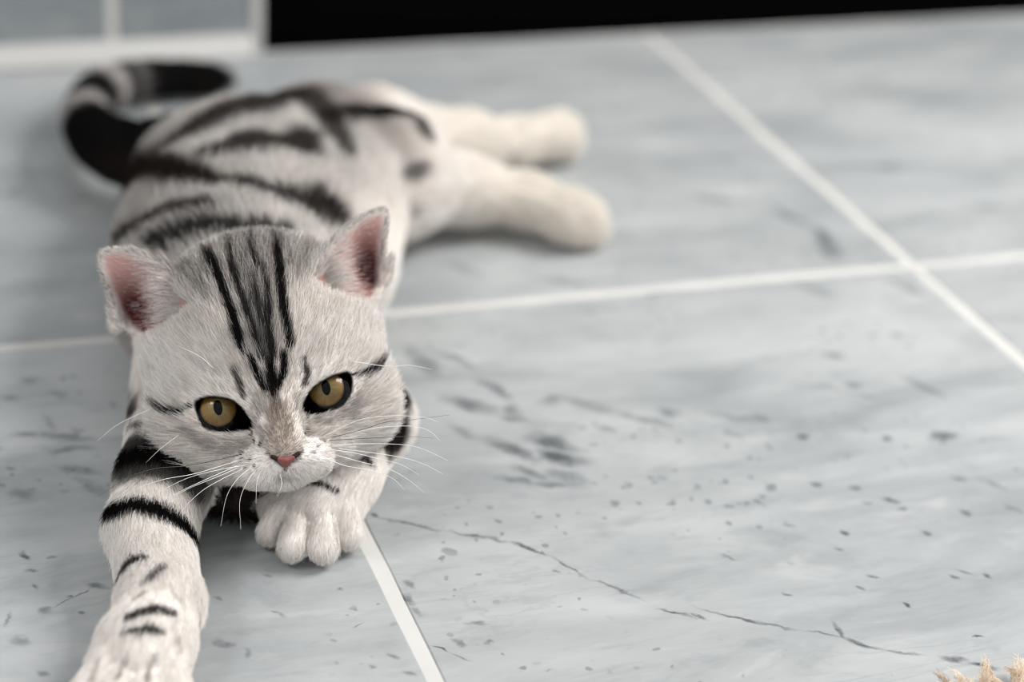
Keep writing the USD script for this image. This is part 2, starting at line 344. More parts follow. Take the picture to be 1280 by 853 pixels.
def head_sdf(q):
    d = ellipsoid(q, (0, 15.5, -32), (36.5, 36, 40), PITCH)
    for s in (-1, 1):
        d = smin(d, ellipsoid(q, (s * 22, -3, -19), (14.5, 15, 15)), 8)
        d = smin(d, capsule(q, (s * 13, -13, -9), (s * 20, -8, -20), 8.2, 11), 8)
        d = smin(d, ellipsoid(q, (s * 17, 9.5, -9), (11, 7.5, 9)), 7)
        d = smin(d, ellipsoid(q, (s * 6.6, -18.6, 2.8), (7.8, 5.8, 7.6)), 3.0)
    d = smin(d, capsule(q, (0, 8, -4), (0, -12, 8.0), 9, 5.4), 7)
    d = smin(d, ellipsoid(q, (.3, -15.4, 9.6), (4.6, 3.6, 3.8)), 3.0)
    d = smin(d, ellipsoid(q, (0, -22, -3), (6.5, 4.2, 7)), 4)
    for s in (-1, 1):
        # the ear: a curved sheet with its own outline
        m = (np.abs(q[:, 0] - s * 30) < 24) & (np.abs(q[:, 1] - 36) < 28)
        if m.any():
            qm, dm = q[m], d[m]
            dc = ear_depth(s, qm[:, 0], qm[:, 1]); po = poly_sdf(qm[:, :2], EAR_POLY[s])
            dm = smax(dm, -np.maximum(po + 3.0, dc - qm[:, 2]), 3)     # open the head in front of the hollow of the ear
            dm = smin(dm, smax(po, np.abs(qm[:, 2] - dc) * .8 - 1.25, 1.2), 3)
            p0, p1 = [face(x, y, -33) for x, y in ([(142, 368), (146, 408)] if s < 0 else [(485, 326), (480, 350)])]
            d[m] = smin(dm, capsule(qm, p0, p1, 1.9, 2.2), 1.5)       # the little fold at the outer edge of the ear
        # the eye opening
        m = (np.abs(q[:, 0] - s * 17) < 14) & (np.abs(q[:, 1]) < 12) & (q[:, 2] > -18)
        if m.any():
            qm = q[m]
            d[m] = smax(d[m], -np.maximum(poly_sdf(qm[:, :2], EYE_POLY[s]) - .2, -14 - qm[:, 2]), 1.0)
    return d

PAW = {}
def body_prims():
    """(a, b, ra, rb, blend) capsules in metres for trunk and limbs."""
    C = []
    # trunk
    T = [((.134, .607, .038), .026), ((.134, .632, .035), .031), ((.144, .675, .034), .034), ((.157, .722, .033), .033), ((.166, .752, .028), .027)]
    for (p, r), (q, s) in zip(T[:-1], T[1:]): C.append((p, q, r, s, .015))
    C.append(((.172, .670, .028), (.190, .720, .028), .027, .028, .02))
    C.append(((.130, .586, .0225), (.136, .620, .026), .0225, .024, .012))
    C.append((atz(296, 606, .0120), (.132, .600, .024), .0095, .022, .01))  # chest stretched forward, shaped to stand in for the shadow under the chin
    C.append(((.121, .648, .030), (.143, .752, .027), .024, .023, .018))
    return C
SK = {'trunk': body_prims()}
# right foreleg of the cat (at the left of the picture), stretched out
SK['foreleg_r'] = [((.116, .628, .028), atz(206, 604, .0165), .015, .0128, .008), (atz(206, 604, .0165), atz(188, 660, .0150), .0128, .0120, .008), (atz(188, 660, .0150), atz(201, 755, .0122), .0120, .0108, .006),
                   (atz(199, 755, .0122), atz(187, 798, .0115), .0106, .0102, .006), (atz(187, 798, .0115), atz(176, 830, .0095), .0104, .0090, .006)]
for x0, y0, x1, y1 in ((154, 812, 138, 838), (178, 808, 172, 840), (202, 808, 204, 836)):
    SK['foreleg_r'].append((atz(x0, y0, .0095), atz(x1, y1 - 6, .0075), .0078, .0066, .006))
for (x0, y0, x1, y1, r) in ((137, 820, 113, 868, .0052), (160, 816, 142, 884, .0055), (190, 816, 181, 886, .0055), (215, 818, 215, 872, .0051)):
    SK['foreleg_r'].append((atz(x0, y0 + 4, .0118), atz(x1, y1, .0064), r - .0012, r + .0005, .0010))
# left foreleg, folded under the chin
SK['foreleg_l'] = [((.152, .640, .030), atz(463, 526, .018), .0165, .0128, .008), (atz(463, 526, .018), atz(430, 594, .0150), .0128, .0102, .006), (atz(430, 594, .0150), atz(394, 630, .0120), .0102, .0094, .006)]
for x0, y0, x1, y1 in ((382, 606, 356, 642), (408, 604, 388, 644), (428, 598, 424, 640)):
    SK['foreleg_l'].append((atz(x0, y0, .0140), atz(x1, y1 - 4, .0090), .0087, .0074, .005))
for (x0, y0, x1, y1, r) in ((352, 636, 341, 664, .0041), (375, 638, 368, 683, .0043), (402, 638, 403, 685, .0044), (430, 632, 434, 668, .0042)):
    SK['foreleg_l'].append((atz(x0, y0 + 4, .0120), atz(x1, y1, .0056), r - .0004, r + .0004, .0008))
SK['hindleg_l'] = [((.190, .745, .034), (.214, .738, .030), .031, .026, .015), ((.214, .738, .030), atz(575, 236, .020), .022, .0125, .010), (atz(575, 236, .020), atz(655, 250, .0150), .0125, .0098, .008), (atz(655, 250, .0150), atz(718, 272, .0125), .0098, .0095, .006), (atz(708, 270, .0120), atz(730, 281, .0090), .0090, .0078, .006)]
SK['hindleg_r'] = [((.188, .768, .025), (.222, .780, .024), .025, .0225, .015), ((.222, .785, .026), atz(580, 180, .018), .020, .0120, .010), (atz(580, 180, .018), atz(640, 178, .0130), .0120, .0090, .008), (atz(640, 178, .0130), atz(695, 171, .0120), .0090, .0105, .006)]
TAIL = [(.146, .775, .026), (.128, .790, .024), (.1165, .812, .022), (.1155, .850, .018), (.125, .885, .015), (.141, .904, .013), (.164, .911, .011), (.183, .909, .010)]
TAIL_R = [.013, .0118, .0100, .008, .0075, .007, .0062, .005]
tl = spline(TAIL, 5); tr_ = np.interp(np.linspace(0, 1, len(tl)), np.linspace(0, 1, len(TAIL_R)), TAIL_R)
SK['tail'] = [(tl[i], tl[i + 1], tr_[i], tr_[i + 1], .003 if i > 2 else .01) for i in range(len(tl) - 1)]

def group_sdf(p, prims, limit=None):
    d = None
    for a, b, ra, rb, k in prims:
        x = capsule(p, a, b, ra, rb)
        d = x if d is None else smin(d, x, k)
    return d
BLEND = {'trunk': .02, 'foreleg_r': .006, 'foreleg_l': .006, 'hindleg_l': .010, 'hindleg_r': .010, 'tail': .008}
def near(p, prims, margin):
    pts = np.array([x[0] for x in prims] + [x[1] for x in prims]); r = max(max(x[2], x[3]) for x in prims) + margin
    return np.all((p > pts.min(0) - r) & (p < pts.max(0) + r), axis=1)
def kitten_sdf(p):
    d = np.full(len(p), .2)
    for name, prims in SK.items():
        m = near(p, prims, .03)
        if m.any():
            x = group_sdf(p[m], prims)
            d[m] = np.where(d[m] > .15, x, smin(d[m], x, BLEND[name]))
    q = to_head(p); m = np.abs(q - [0, 14, -25]).max(1) < 75
    if m.any():
        d[m] = smin(d[m], head_sdf(q[m]) / 1000, .0016 + .008 * np.clip((-34 - q[m][:, 2]) / 15, 0, 1))
    # rest on the floor
    return smax(d, .0006 - p[:, 2], .004)

def surface_nets(fn, lo, hi, h, coarse=8):
    """The zero surface of fn as quads split into triangles. Evaluated finely only near the surface."""
    n = np.ceil((np.asarray(hi) - lo) / h / coarse).astype(int) * coarse
    blk = n // coarse
    c = (np.stack(np.meshgrid(*[np.arange(k) for k in blk], indexing='ij'), -1) + .5) * coarse * h + lo
    dc = fn(c.reshape(-1, 3)).reshape(blk)
    vol = np.repeat(np.repeat(np.repeat(dc, coarse, 0), coarse, 1), coarse, 2).astype(np.float32)
    idx = np.argwhere(np.abs(dc) < coarse * h * 1.1)
    off = np.stack(np.meshgrid(*[np.arange(coarse)] * 3, indexing='ij'), -1).reshape(-1, 3)
    for part in np.array_split(idx, max(1, len(idx) // 600)):
        g = (part[:, None] * coarse + off).reshape(-1, 3)
        vol[g[:, 0], g[:, 1], g[:, 2]] = fn(g * h + lo)
    s = vol < 0
    # cells that the surface crosses
    cnt = sum(s[i:n[0] - 1 + i, j:n[1] - 1 + j, k:n[2] - 1 + k].astype(np.int8) for i in (0, 1) for j in (0, 1) for k in (0, 1))
    cells = np.argwhere((cnt > 0) & (cnt < 8))
    number = np.full(cnt.shape, -1, np.int32); number[tuple(cells.T)] = np.arange(len(cells))
    acc, w = np.zeros((len(cells), 3)), np.zeros(len(cells))
    corner = np.array([(i, j, k) for i in (0, 1) for j in (0, 1) for k in (0, 1)])
    for e0 in corner:
        for ax in range(3):
            if e0[ax] == 0:
                e1 = e0.copy(); e1[ax] = 1
                A, B = cells + e0, cells + e1
                va, vb = vol[tuple(A.T)], vol[tuple(B.T)]
                cross = (va < 0) != (vb < 0)
                t = np.where(cross, va / np.where(cross, va - vb, 1), 0)
                acc += np.where(cross[:, None], A + t[:, None] * (B - A), 0); w += cross
    v = acc / w[:, None] * h + lo
    faces = []
    for ax in range(3):
        u, x = (ax + 1) % 3, (ax + 2) % 3
        a = s; sl0 = [slice(None)] * 3; sl1 = [slice(None)] * 3
        sl0[ax], sl1[ax] = slice(0, -1), slice(1, None)
        A, B = s[tuple(sl0)], s[tuple(sl1)]
        e = np.argwhere(A != B)
        e = e[(e[:, u] > 0) & (e[:, x] > 0) & (e[:, u] < n[u] - 1) & (e[:, x] < n[x] - 1)]
        inside_first = A[tuple(e.T)]
        du, dx = np.zeros(3, int), np.zeros(3, int); du[u] = 1; dx[x] = 1
        q = [number[tuple((e - o).T)] for o in (du + dx, dx, 0 * du, du)]
        q = np.stack(q, 1)
        q[~inside_first] = q[~inside_first][:, ::-1]
        faces.append(q)
    f = np.vstack(faces)
    return v, np.vstack([f[:, [0, 1, 2]], f[:, [0, 2, 3]]])

H = float(.0011)
bv, bf = surface_nets(kitten_sdf, np.array([.055, .435, -.004]), np.array([.345, .955, .125]), H)
def gradient(p, e=.0006):
    g = np.stack([kitten_sdf(p + np.eye(3)[k] * e) - kitten_sdf(p - np.eye(3)[k] * e) for k in range(3)], 1)
    return g / np.maximum(np.linalg.norm(g, axis=1, keepdims=True), 1e-9)
# ------------------------------------------------------------------ coat: regions, markings
from scipy.spatial import cKDTree
GROUPS = list(SK) + ['head']
def region_of(p):
    """Which limb each point belongs to, as an index into GROUPS."""
    ds = []
    for name in SK:
        d = np.full(len(p), .1); m = near(p, SK[name], .02)
        if m.any(): d[m] = group_sdf(p[m], SK[name])
        ds.append(d)
    q = to_head(p); d = np.full(len(p), .1); m = np.abs(q - [0, 14, -25]).max(1) < 75
    if m.any(): d[m] = head_sdf(q[m]) / 1000
    ds.append(d)
    return np.argmin(np.array(ds), 0)
def hit(pxs):
    """The points of the kitten's surface seen at pixels of the photograph (NaN where the ray misses)."""
    d = np.array([ray(x, y) for x, y in pxs]); d /= np.linalg.norm(d, axis=1, keepdims=True)
    t = np.full(len(d), .40)
    for _ in range(70):
        t = t + np.clip(kitten_sdf(EYE + d * t[:, None]), -.01, .02) * .8
    p = EYE + d * t[:, None]
    return np.where((np.abs(kitten_sdf(p)) < .0015)[:, None], p, np.nan)

DARK, BROWN, GREY, TAN, WHITE = (.005, .004, .0035), (.018, .012, .0095), (.22, .20, .185), (.32, .255, .21), (.98, .93, .885)
WIDER = {'head': 1.2, 'trunk': 2.7, 'foreleg_r': 1.15, 'foreleg_l': 1.15, 'hindleg_l': 1.9, 'hindleg_r': 2.0}
# (region, colour, strength, softness, [(px, py, width px), ...])
STRIPES = [
    ('head', GREY, .50, .8, [(318, 285, 74), (322, 350, 60), (330, 420, 40)]),
    ('head', DARK, 1, .35, [(249, 304, 8), (267, 330, 12), (276, 353, 11), (288, 384, 11), (296, 412, 12), (303, 436, 9)]),
    ('head', DARK, .7, .6, [(256, 316, 3), (257, 336, 4), (264, 350, 4)]),
    ('head', DARK, 1, .35, [(343, 296, 8), (347, 330, 11), (352, 367, 11), (357, 401, 11), (363, 431, 9)]),
    ('head', DARK, .7, .6, [(361, 311, 4), (362, 335, 5)]),
    ('head', DARK, .95, .45, [(287, 300, 9), (291, 333, 9), (298, 358, 9), (309, 389, 9), (320, 423, 8), (327, 447, 7)]),
    ('head', DARK, .9, .5, [(270, 296, 6), (290, 287, 10), (316, 283, 10), (336, 286, 8)]),
    ('head', DARK, .95, .45, [(312, 296, 8), (317, 325, 8), (328, 341, 7)]),
    ('head', DARK, .9, .55, [(316, 345, 6), (322, 378, 10), (327, 405, 7)]),
    ('head', DARK, .7, .6, [(301, 330, 4), (311, 360, 5), (316, 392, 4)]),
    ('head', DARK, .95, .45, [(331, 335, 6), (335, 381, 10), (335, 406, 9), (338, 429, 9), (341, 446, 8)]),
    ('head', DARK, .7, .6, [(322, 405, 5), (331, 432, 7), (336, 452, 9)]),
    ('head', DARK, 1, .4, [(313, 446, 8), (322, 466, 9), (331, 487, 7)]),
    ('head', DARK, 1, .4, [(354, 440, 8), (355, 458, 9), (349, 482, 8)]),
    ('head', DARK, 1, .45, [(336, 452, 10), (340, 478, 14), (342, 492, 9)]),
    ('head', BROWN, .55, .8, [(342, 490, 14), (346, 515, 8)]),
    ('head', BROWN, .9, .6, [(293, 460, 6), (300, 482, 9), (304, 495, 6)]),
    ('head', BROWN, .9, .6, [(379, 448, 6), (384, 468, 8), (380, 480, 6)]),
    ('head', DARK, 1, .45, [(176, 497, 4), (198, 507, 7), (213, 513, 10), (228, 510, 5), (247, 502, 3)]),
    ('head', DARK, 1, .45, [(438, 467, 3), (454, 465, 6), (467, 460, 10), (478, 449, 5)]),
    ('head', GREY, .38, .9, [(230, 538, 10), (262, 553, 18), (296, 557, 16), (314, 548, 8)]),
    ('head', GREY, .45, .9, [(398, 524, 12), (428, 518, 16), (452, 500, 14)]),
    ('head', DARK, .9, .6, [(314, 528, 6), (315, 546, 4)]), ('head', DARK, .9, .6, [(382, 508, 5), (386, 526, 4)]),
    ('head', GREY, .45, .9, [(325, 500, 20), (318, 525, 16), (330, 552, 16)]), ('head', GREY, .4, .9, [(372, 500, 16), (382, 535, 16), (376, 556, 10)]),
    ('head', GREY, .25, .9, [(230, 535, 12), (262, 562, 12), (285, 566, 8)]),
    ('head', GREY, .3, .9, [(440, 500, 10), (448, 520, 14), (430, 538, 10)]),
    ('head', TAN, .85, .9, [(347, 512, 26), (352, 540, 38), (356, 562, 34)]),
    ('head', BROWN, .85, .6, [(333, 566, 3), (345, 576, 5), (357, 582, 5), (371, 573, 5), (379, 561, 3)]),
    ('head', GREY, .40, .9, [(352, 598, 14), (362, 600, 12)]),
    ('head', BROWN, .8, .6, [(357, 583, 5), (356, 590, 3)]),
    ('head', GREY, .5, .9, [(180, 330, 10), (215, 318, 20), (240, 345, 18), (262, 370, 12)]),
    ('head', GREY, .5, .9, [(395, 290, 20), (380, 320, 16), (372, 350, 10)]),
    ('head', GREY, .35, .9, [(185, 445, 3), (195, 470, 4), (192, 490, 4)]),
] + [('head', DARK, 1, .5, [(x, y, w), (x + 1, y + .5, w)]) for x, y, w in ((318, 551, 5), (324, 555, 4.5), (302, 566, 3.6), (302, 574, 3.8), (311, 574, 4), (304, 584, 3), (317, 582, 3), (384, 538, 5), (380, 543, 4.5), (402, 549, 3.6), (396, 557, 4), (405, 553, 4), (392, 566, 3), (412, 560, 3))] + [
    # trunk
    ('trunk', BROWN, .95, .7, [(252, 113, 12), (228, 128, 15), (204, 147, 12)]),
    ('trunk', BROWN, .95, .7, [(345, 124, 22), (318, 133, 20), (288, 138, 20), (250, 157, 19), (206, 184, 10)]),
    ('trunk', BROWN, .9, .8, [(322, 110, 12), (330, 108, 10)]),
    ('trunk', BROWN, .95, .7, [(250, 194, 8), (290, 186, 16), (330, 176, 26), (368, 184, 26), (384, 170, 14)]),
    ('trunk', BROWN, .9, .8, [(380, 120, 18), (400, 140, 18), (418, 166, 18), (432, 190, 10)]),
    ('trunk', BROWN, 1, .7, [(128, 270, 24), (140, 240, 30), (160, 222, 28), (190, 213, 22), (228, 217, 17), (272, 228, 10)]),
    ('trunk', BROWN, .95, .7, [(300, 229, 12), (345, 243, 18), (378, 253, 18), (420, 268, 14)]),
    ('trunk', BROWN, .95, .7, [(146, 300, 12), (190, 275, 14), (218, 263, 13), (258, 257, 11)]),
    ('trunk', DARK, .95, .6, [(185, 302, 6), (205, 299, 14), (237, 287, 14), (270, 283, 12), (320, 283, 12), (360, 290, 8)]),
    ('trunk', BROWN, .6, .9, [(132, 300, 12), (138, 400, 12)]),
    ('trunk', BROWN, .9, .7, [(400, 248, 16), (420, 263, 14)]),
    ('trunk', BROWN, .7, .8, [(150, 475, 20), (165, 510, 14)]),
    ('hindleg_l', BROWN, .9, .7, [(404, 150, 14), (436, 143, 16), (470, 142, 14)]),
    ('hindleg_r', DARK, 1, .6, [(440, 140, 14), (489, 140, 15), (516, 147, 15), (531, 170, 9)]),
    ('hindleg_l', BROWN, .7, .8, [(506, 221, 8), (518, 214, 12), (530, 208, 8)]),
    ('hindleg_l', GREY, .5, .9, [(513, 254, 8), (519, 266, 9)]),
    # forelegs
    ('trunk', BROWN, .8, .6, [(148, 534, 4), (185, 533, 5), (220, 545, 4)]), ('trunk', BROWN, .8, .7, [(146, 500, 6), (168, 515, 7)]),
    ('foreleg_r', DARK, 1, .4, [(126, 648, 20), (145, 638, 22), (172, 633, 20), (200, 640, 23), (226, 655, 24), (248, 682, 18)]),
    ('foreleg_r', DARK, .95, .45, [(150, 722, 14), (158, 709, 19), (170, 700, 14), (184, 699, 7)]),
    ('foreleg_r', DARK, .8, .6, [(177, 730, 5), (190, 722, 9), (203, 710, 9)]), ('foreleg_r', DARK, .6, .6, [(167, 751, 5), (180, 742, 6)]),
    ('foreleg_r', DARK, .95, .45, [(158, 774, 7), (175, 766, 11), (195, 762, 11), (216, 767, 8)]),
    ('foreleg_r', DARK, .95, .45, [(153, 792, 5), (172, 789, 8), (188, 787, 10), (204, 792, 7)]),
    ('foreleg_r', BROWN, .55, .7, [(124, 822, 4), (114, 852, 6)]), ('foreleg_r', BROWN, .6, .7, [(160, 822, 4), (146, 848, 6)]), ('foreleg_r', BROWN, .6, .7, [(196, 820, 4), (186, 836, 5), (184, 853, 6)]),  # outstretched paw: darker fur between the toes, plus painted groove shade
    ('foreleg_l', GREY, .5, .7, [(361, 632, 3), (351, 657, 5), (340, 682, 5)]), ('foreleg_l', GREY, .5, .7, [(385, 642, 3), (383, 665, 5), (382, 696, 5)]), ('foreleg_l', GREY, .5, .7, [(416, 642, 3), (419, 665, 5), (422, 690, 5)]),  # folded paw: groove shade painted along with the darker fur between toes
    ('foreleg_r', GREY, .4, .9, [(219, 745, 8), (229, 757, 8)]), ('foreleg_r', GREY, .4, .9, [(221, 800, 6), (227, 815, 6)]),
    ('foreleg_r', DARK, 1, .5, [(150, 576, 26), (184, 568, 34), (222, 574, 36), (255, 588, 34), (275, 604, 24)]),
    ('trunk', DARK, .9, .6, [(150, 570, 26), (184, 568, 34), (222, 574, 36), (262, 588, 34)]),
    ('foreleg_l', DARK, 1, .4, [(426, 562, 5), (440, 566, 9), (456, 574, 9), (466, 582, 5)]),
    ('foreleg_l', DARK, 1, .45, [(370, 607, 3), (384, 604, 7), (402, 606, 8), (422, 615, 4)]),
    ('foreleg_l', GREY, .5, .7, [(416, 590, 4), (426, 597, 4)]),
    ('foreleg_l', BROWN, 1, .45, [(444, 532, 22), (460, 538, 44), (478, 540, 60), (490, 538, 60)]),
    ('foreleg_l', DARK, 1, .5, [(462, 478, 22), (480, 484, 40), (494, 490, 46)]),
    ('foreleg_l', BROWN, .8, .6, [(480, 452, 16), (500, 470, 20)]),
]
PX = np.mean([HEAD_DEPTH, .63]) / F                # metres per pixel at the face
all_px, owner = [], []
for i, (_, _, _, _, pts) in enumerate(STRIPES):
    c = spline([(x, y, w) for x, y, w in pts], 7)
    all_px.append(c); owner += [i] * len(c)
all_px = np.vstack(all_px); owner = np.array(owner)
hits = hit(all_px[:, :2]); okh = ~np.isnan(hits[:, 0])
hreg = np.full(len(hits), -1); hreg[okh] = region_of(hits[okh])
hscale = np.linalg.norm(hits - EYE, axis=1) / F
wob = lambda p, s, seed: meshkit.fbm(p * s, 3, seed) - .5
def coat(p, reg, jitter=0.0, rg=None):
    """The coat's colour at surface points p of region reg."""
    q = to_head(p); n = len(p)
    pj = p + (rg.normal(0, jitter, p.shape) if rg is not None else 0)
    grain = wob(p, 260, 5); soft = wob(p, 60, 9)
    c = np.tile(np.array([.90, .845, .81]), (n, 1)) * (1 + .40 * soft + .25 * grain)[:, None]
    white = np.array(WHITE)
    c[reg == GROUPS.index('head')] *= [.97, .965, .95]
    c[reg == GROUPS.index('trunk')] *= [.74, .75, .745]
    def blend(w, col):
        nonlocal c
        w = np.clip(w, 0, 1)[:, None]; c = c * (1 - w) + np.array(col) * w
    H_ = reg == GROUPS.index('head')
    blend(np.where(H_, np.clip((q[:, 1] - 30) / 16, 0, 1) * .45, 0), GREY)                           # grey crown
    blend(np.where(H_, np.clip((-6 - q[:, 1]) / 8, 0, 1) * .8, 0), white)                            # white muzzle
    blend(np.where(H_, np.clip((np.abs(q[:, 0]) - 7) / 6, 0, 1) * np.clip((q[:, 1] + 1) / 5, 0, 1) * np.clip((30 - q[:, 1]) / 8, 0, 1) * .65, 0), white)   # pale temples, with extra frontal light painted in as white
    body = reg == GROUPS.index('trunk')
    blend(np.where(body, np.clip((p[:, 0] - (.62 * (p[:, 1] - .66) + .175)) / .02, 0, 1) * .9, 0), white)   # white belly
    blend(np.where(body, np.clip((.165 + .3 * (p[:, 1] - .7) - p[:, 0]) / .05, 0, 1) * .55, 0), (.40, .37, .35))
    blend(np.where(body, np.clip((.612 - p[:, 1]) / .012, 0, 1) * np.clip((.040 - p[:, 2]) / .012, 0, 1), 0), (.030, .021, .018))  # dark chest fur, with the shadow under the chin painted in
    for k, w in (('foreleg_r', .85), ('foreleg_l', .85), ('hindleg_l', .8), ('hindleg_r', .8)):
        blend(np.where(reg == GROUPS.index(k), w, 0), white)
    for k in ('hindleg_l', 'hindleg_r'):
        blend(np.where(reg == GROUPS.index(k), np.clip((.232 - p[:, 0]) / .02, 0, 1) * np.clip((p[:, 2] - .030) / .012, 0, 1) * .85, 0), (.40, .36, .335))
        blend(np.where(reg == GROUPS.index(k), np.clip((p[:, 0] - .235) / .03, 0, 1) * .6, 0), (.88, .83, .76))
    tail = reg == GROUPS.index('tail')
    if tail.any():
        tt = cKDTree(tl).query(p)[1] / (len(tl) - 1)
        light = np.exp(-((tt - .425) / .026) ** 2) + 1.0 * np.exp(-((tt - .63) / .026) ** 2) + .2 * np.exp(-((tt - .74) / .02) ** 2)
        blend(np.where(tail, 1 - np.clip(light, 0, .9), 0), (.006, .005, .005))
        blend(np.where(tail, np.clip(light, 0, .9), 0), (.60, .56, .55))
    ragged = 1 + .45 * wob(p, 420, 21) + .25 * wob(p, 1300, 22)
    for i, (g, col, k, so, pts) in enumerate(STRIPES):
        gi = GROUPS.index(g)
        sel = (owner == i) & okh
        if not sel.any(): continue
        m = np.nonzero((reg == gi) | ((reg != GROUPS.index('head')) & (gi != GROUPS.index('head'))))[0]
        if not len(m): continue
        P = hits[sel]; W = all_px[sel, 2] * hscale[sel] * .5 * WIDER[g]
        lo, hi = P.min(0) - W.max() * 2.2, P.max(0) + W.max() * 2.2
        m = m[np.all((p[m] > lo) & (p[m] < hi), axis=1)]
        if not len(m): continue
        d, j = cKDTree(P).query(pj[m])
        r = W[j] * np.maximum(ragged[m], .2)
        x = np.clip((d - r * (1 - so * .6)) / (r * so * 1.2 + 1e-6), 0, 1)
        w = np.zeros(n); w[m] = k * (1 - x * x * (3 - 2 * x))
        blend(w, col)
    return c
breg = region_of(bv)
bn = gradient(bv)
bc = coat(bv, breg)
# bare skin: the ear's hollow is pink, the rims of the eyes black
def skin(p, n, reg, c):
    q = to_head(p); c = c.copy()
    for s in (-1, 1):
        m = np.nonzero((reg == GROUPS.index('head')) & (np.abs(q[:, 0] - s * 30) < 24) & (q[:, 1] > 8))[0]
        po = poly_sdf(q[m, :2], EAR_POLY[s]); dc = ear_depth(s, q[m, 0], q[m, 1])
        ins = np.clip((-po - 1.3) / 2, 0, 1) * np.clip((s * q[m, 0] - 15) / 6, 0, 1) * (np.abs(q[m, 2] - dc - 1.2) < 2.5) * ((n[m] @ hc) > -.1)
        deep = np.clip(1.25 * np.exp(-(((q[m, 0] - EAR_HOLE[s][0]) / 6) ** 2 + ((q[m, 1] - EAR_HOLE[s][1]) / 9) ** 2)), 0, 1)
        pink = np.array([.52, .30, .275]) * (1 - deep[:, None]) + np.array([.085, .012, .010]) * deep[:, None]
        c[m] = c[m] * (1 - ins[:, None]) + pink * ins[:, None]
        m = np.nonzero((reg == GROUPS.index('head')) & (np.abs(q[:, 0] - s * 17) < 14) & (np.abs(q[:, 1]) < 12))[0]
        pe = poly_sdf(q[m, :2], EYE_POLY[s])
        w = np.clip(1 - (pe - .5) / .7, 0, 1)[:, None]
        c[m] = c[m] * (1 - w) + np.array([.010, .008, .007]) * w
    return c
bc = skin(bv, bn, breg, bc)

def coloured(name, rough=.8, spec=.15, sheen=0.0):
    g = Graph(); c = g.attribute('color', attribute='coat')
    return g.build(name, g.principled_bsdf('BSDF', base_color=c, roughness=rough, specular_ior_level=spec, sheen_weight=sheen))
skin_mat = coloured('coat_skin')
g = Graph(); c_ = g.attribute('color', attribute='coat')
dif = g.diffuse_bsdf('BSDF', color=c_); trn = g.translucent_bsdf('BSDF', color=c_); glo = g.hair_bsdf('BSDF', color=(.12, .12, .12), roughness_u=.3, roughness_v=.5)
hair = g.mix_closure('closure', fac=.3, closure1=dif, closure2=trn)
fur_mat = g.build('fur', g.mix_closure('closure', fac=.05, closure1=hair, closure2=glo))
def set_color(prim, col, interp):
    UsdGeom.PrimvarsAPI(prim).CreatePrimvar('coat', T_.Color3fArray, interp).Set(Vt.Vec3fArray.FromNumpy(np.clip(col, 0, 1).astype(np.float32)))

kitten = xform('kitten', label='silver tabby kitten with amber eyes lying stretched out across the marble floor tiles', category='cat')
body = add('body', (bv, bf), skin_mat, kitten)
UsdGeom.Mesh(body).CreateNormalsAttr(Vt.Vec3fArray.FromNumpy(bn.astype(np.float32))); UsdGeom.Mesh(body).SetNormalsInterpolation('vertex')
set_color(body, bc, 'vertex')

# ------------------------------------------------------------------ fur
def flow_at(p, n, reg):
    """Which way the coat lies."""
    t = np.zeros_like(p); q = to_head(p)
    for gi, name in enumerate(GROUPS[:-1]):
        m = np.nonzero(reg == gi)[0]
        if not len(m): continue
        dirn = np.zeros((len(m), 3))
        for a, b, ra, rb, k in SK[name]:
            v = np.asarray(b) - a
            dirn += np.exp(-np.maximum(capsule(p[m], a, b, ra, rb), -.004) / .0035)[:, None] * v / np.linalg.norm(v)
        dirn /= np.maximum(np.linalg.norm(dirn, axis=1, keepdims=True), 1e-12)
        t[m] = dirn
    m = reg == len(GROUPS) - 1
    o = q[m] - np.array([0, -15, 16])
    v = o / np.linalg.norm(o, axis=1, keepdims=True)
    up = np.clip((q[m, 1] + 6) / 14, 0, 1)[:, None]
    v = v * (1 - up) + up * np.stack([np.sign(q[m, 0]) * np.clip(np.abs(q[m, 0]) / 34, 0, 1) * .55, np.full(m.sum(), .8), np.full(m.sum(), -.5)], 1)
    for s in (-1, 1):                              # over the ears towards their tips
        e = np.clip((q[m, 1] - 27) / 8, 0, 1) * np.clip((s * q[m, 0] - 12) / 8, 0, 1)
        v = v * (1 - e[:, None]) + e[:, None] * np.array([s * .5, .8, -.3])
    t[m] = v @ HM
    t = t - n * np.sum(t * n, 1, keepdims=True)
    return t / np.maximum(np.linalg.norm(t, axis=1, keepdims=True), 1e-6)
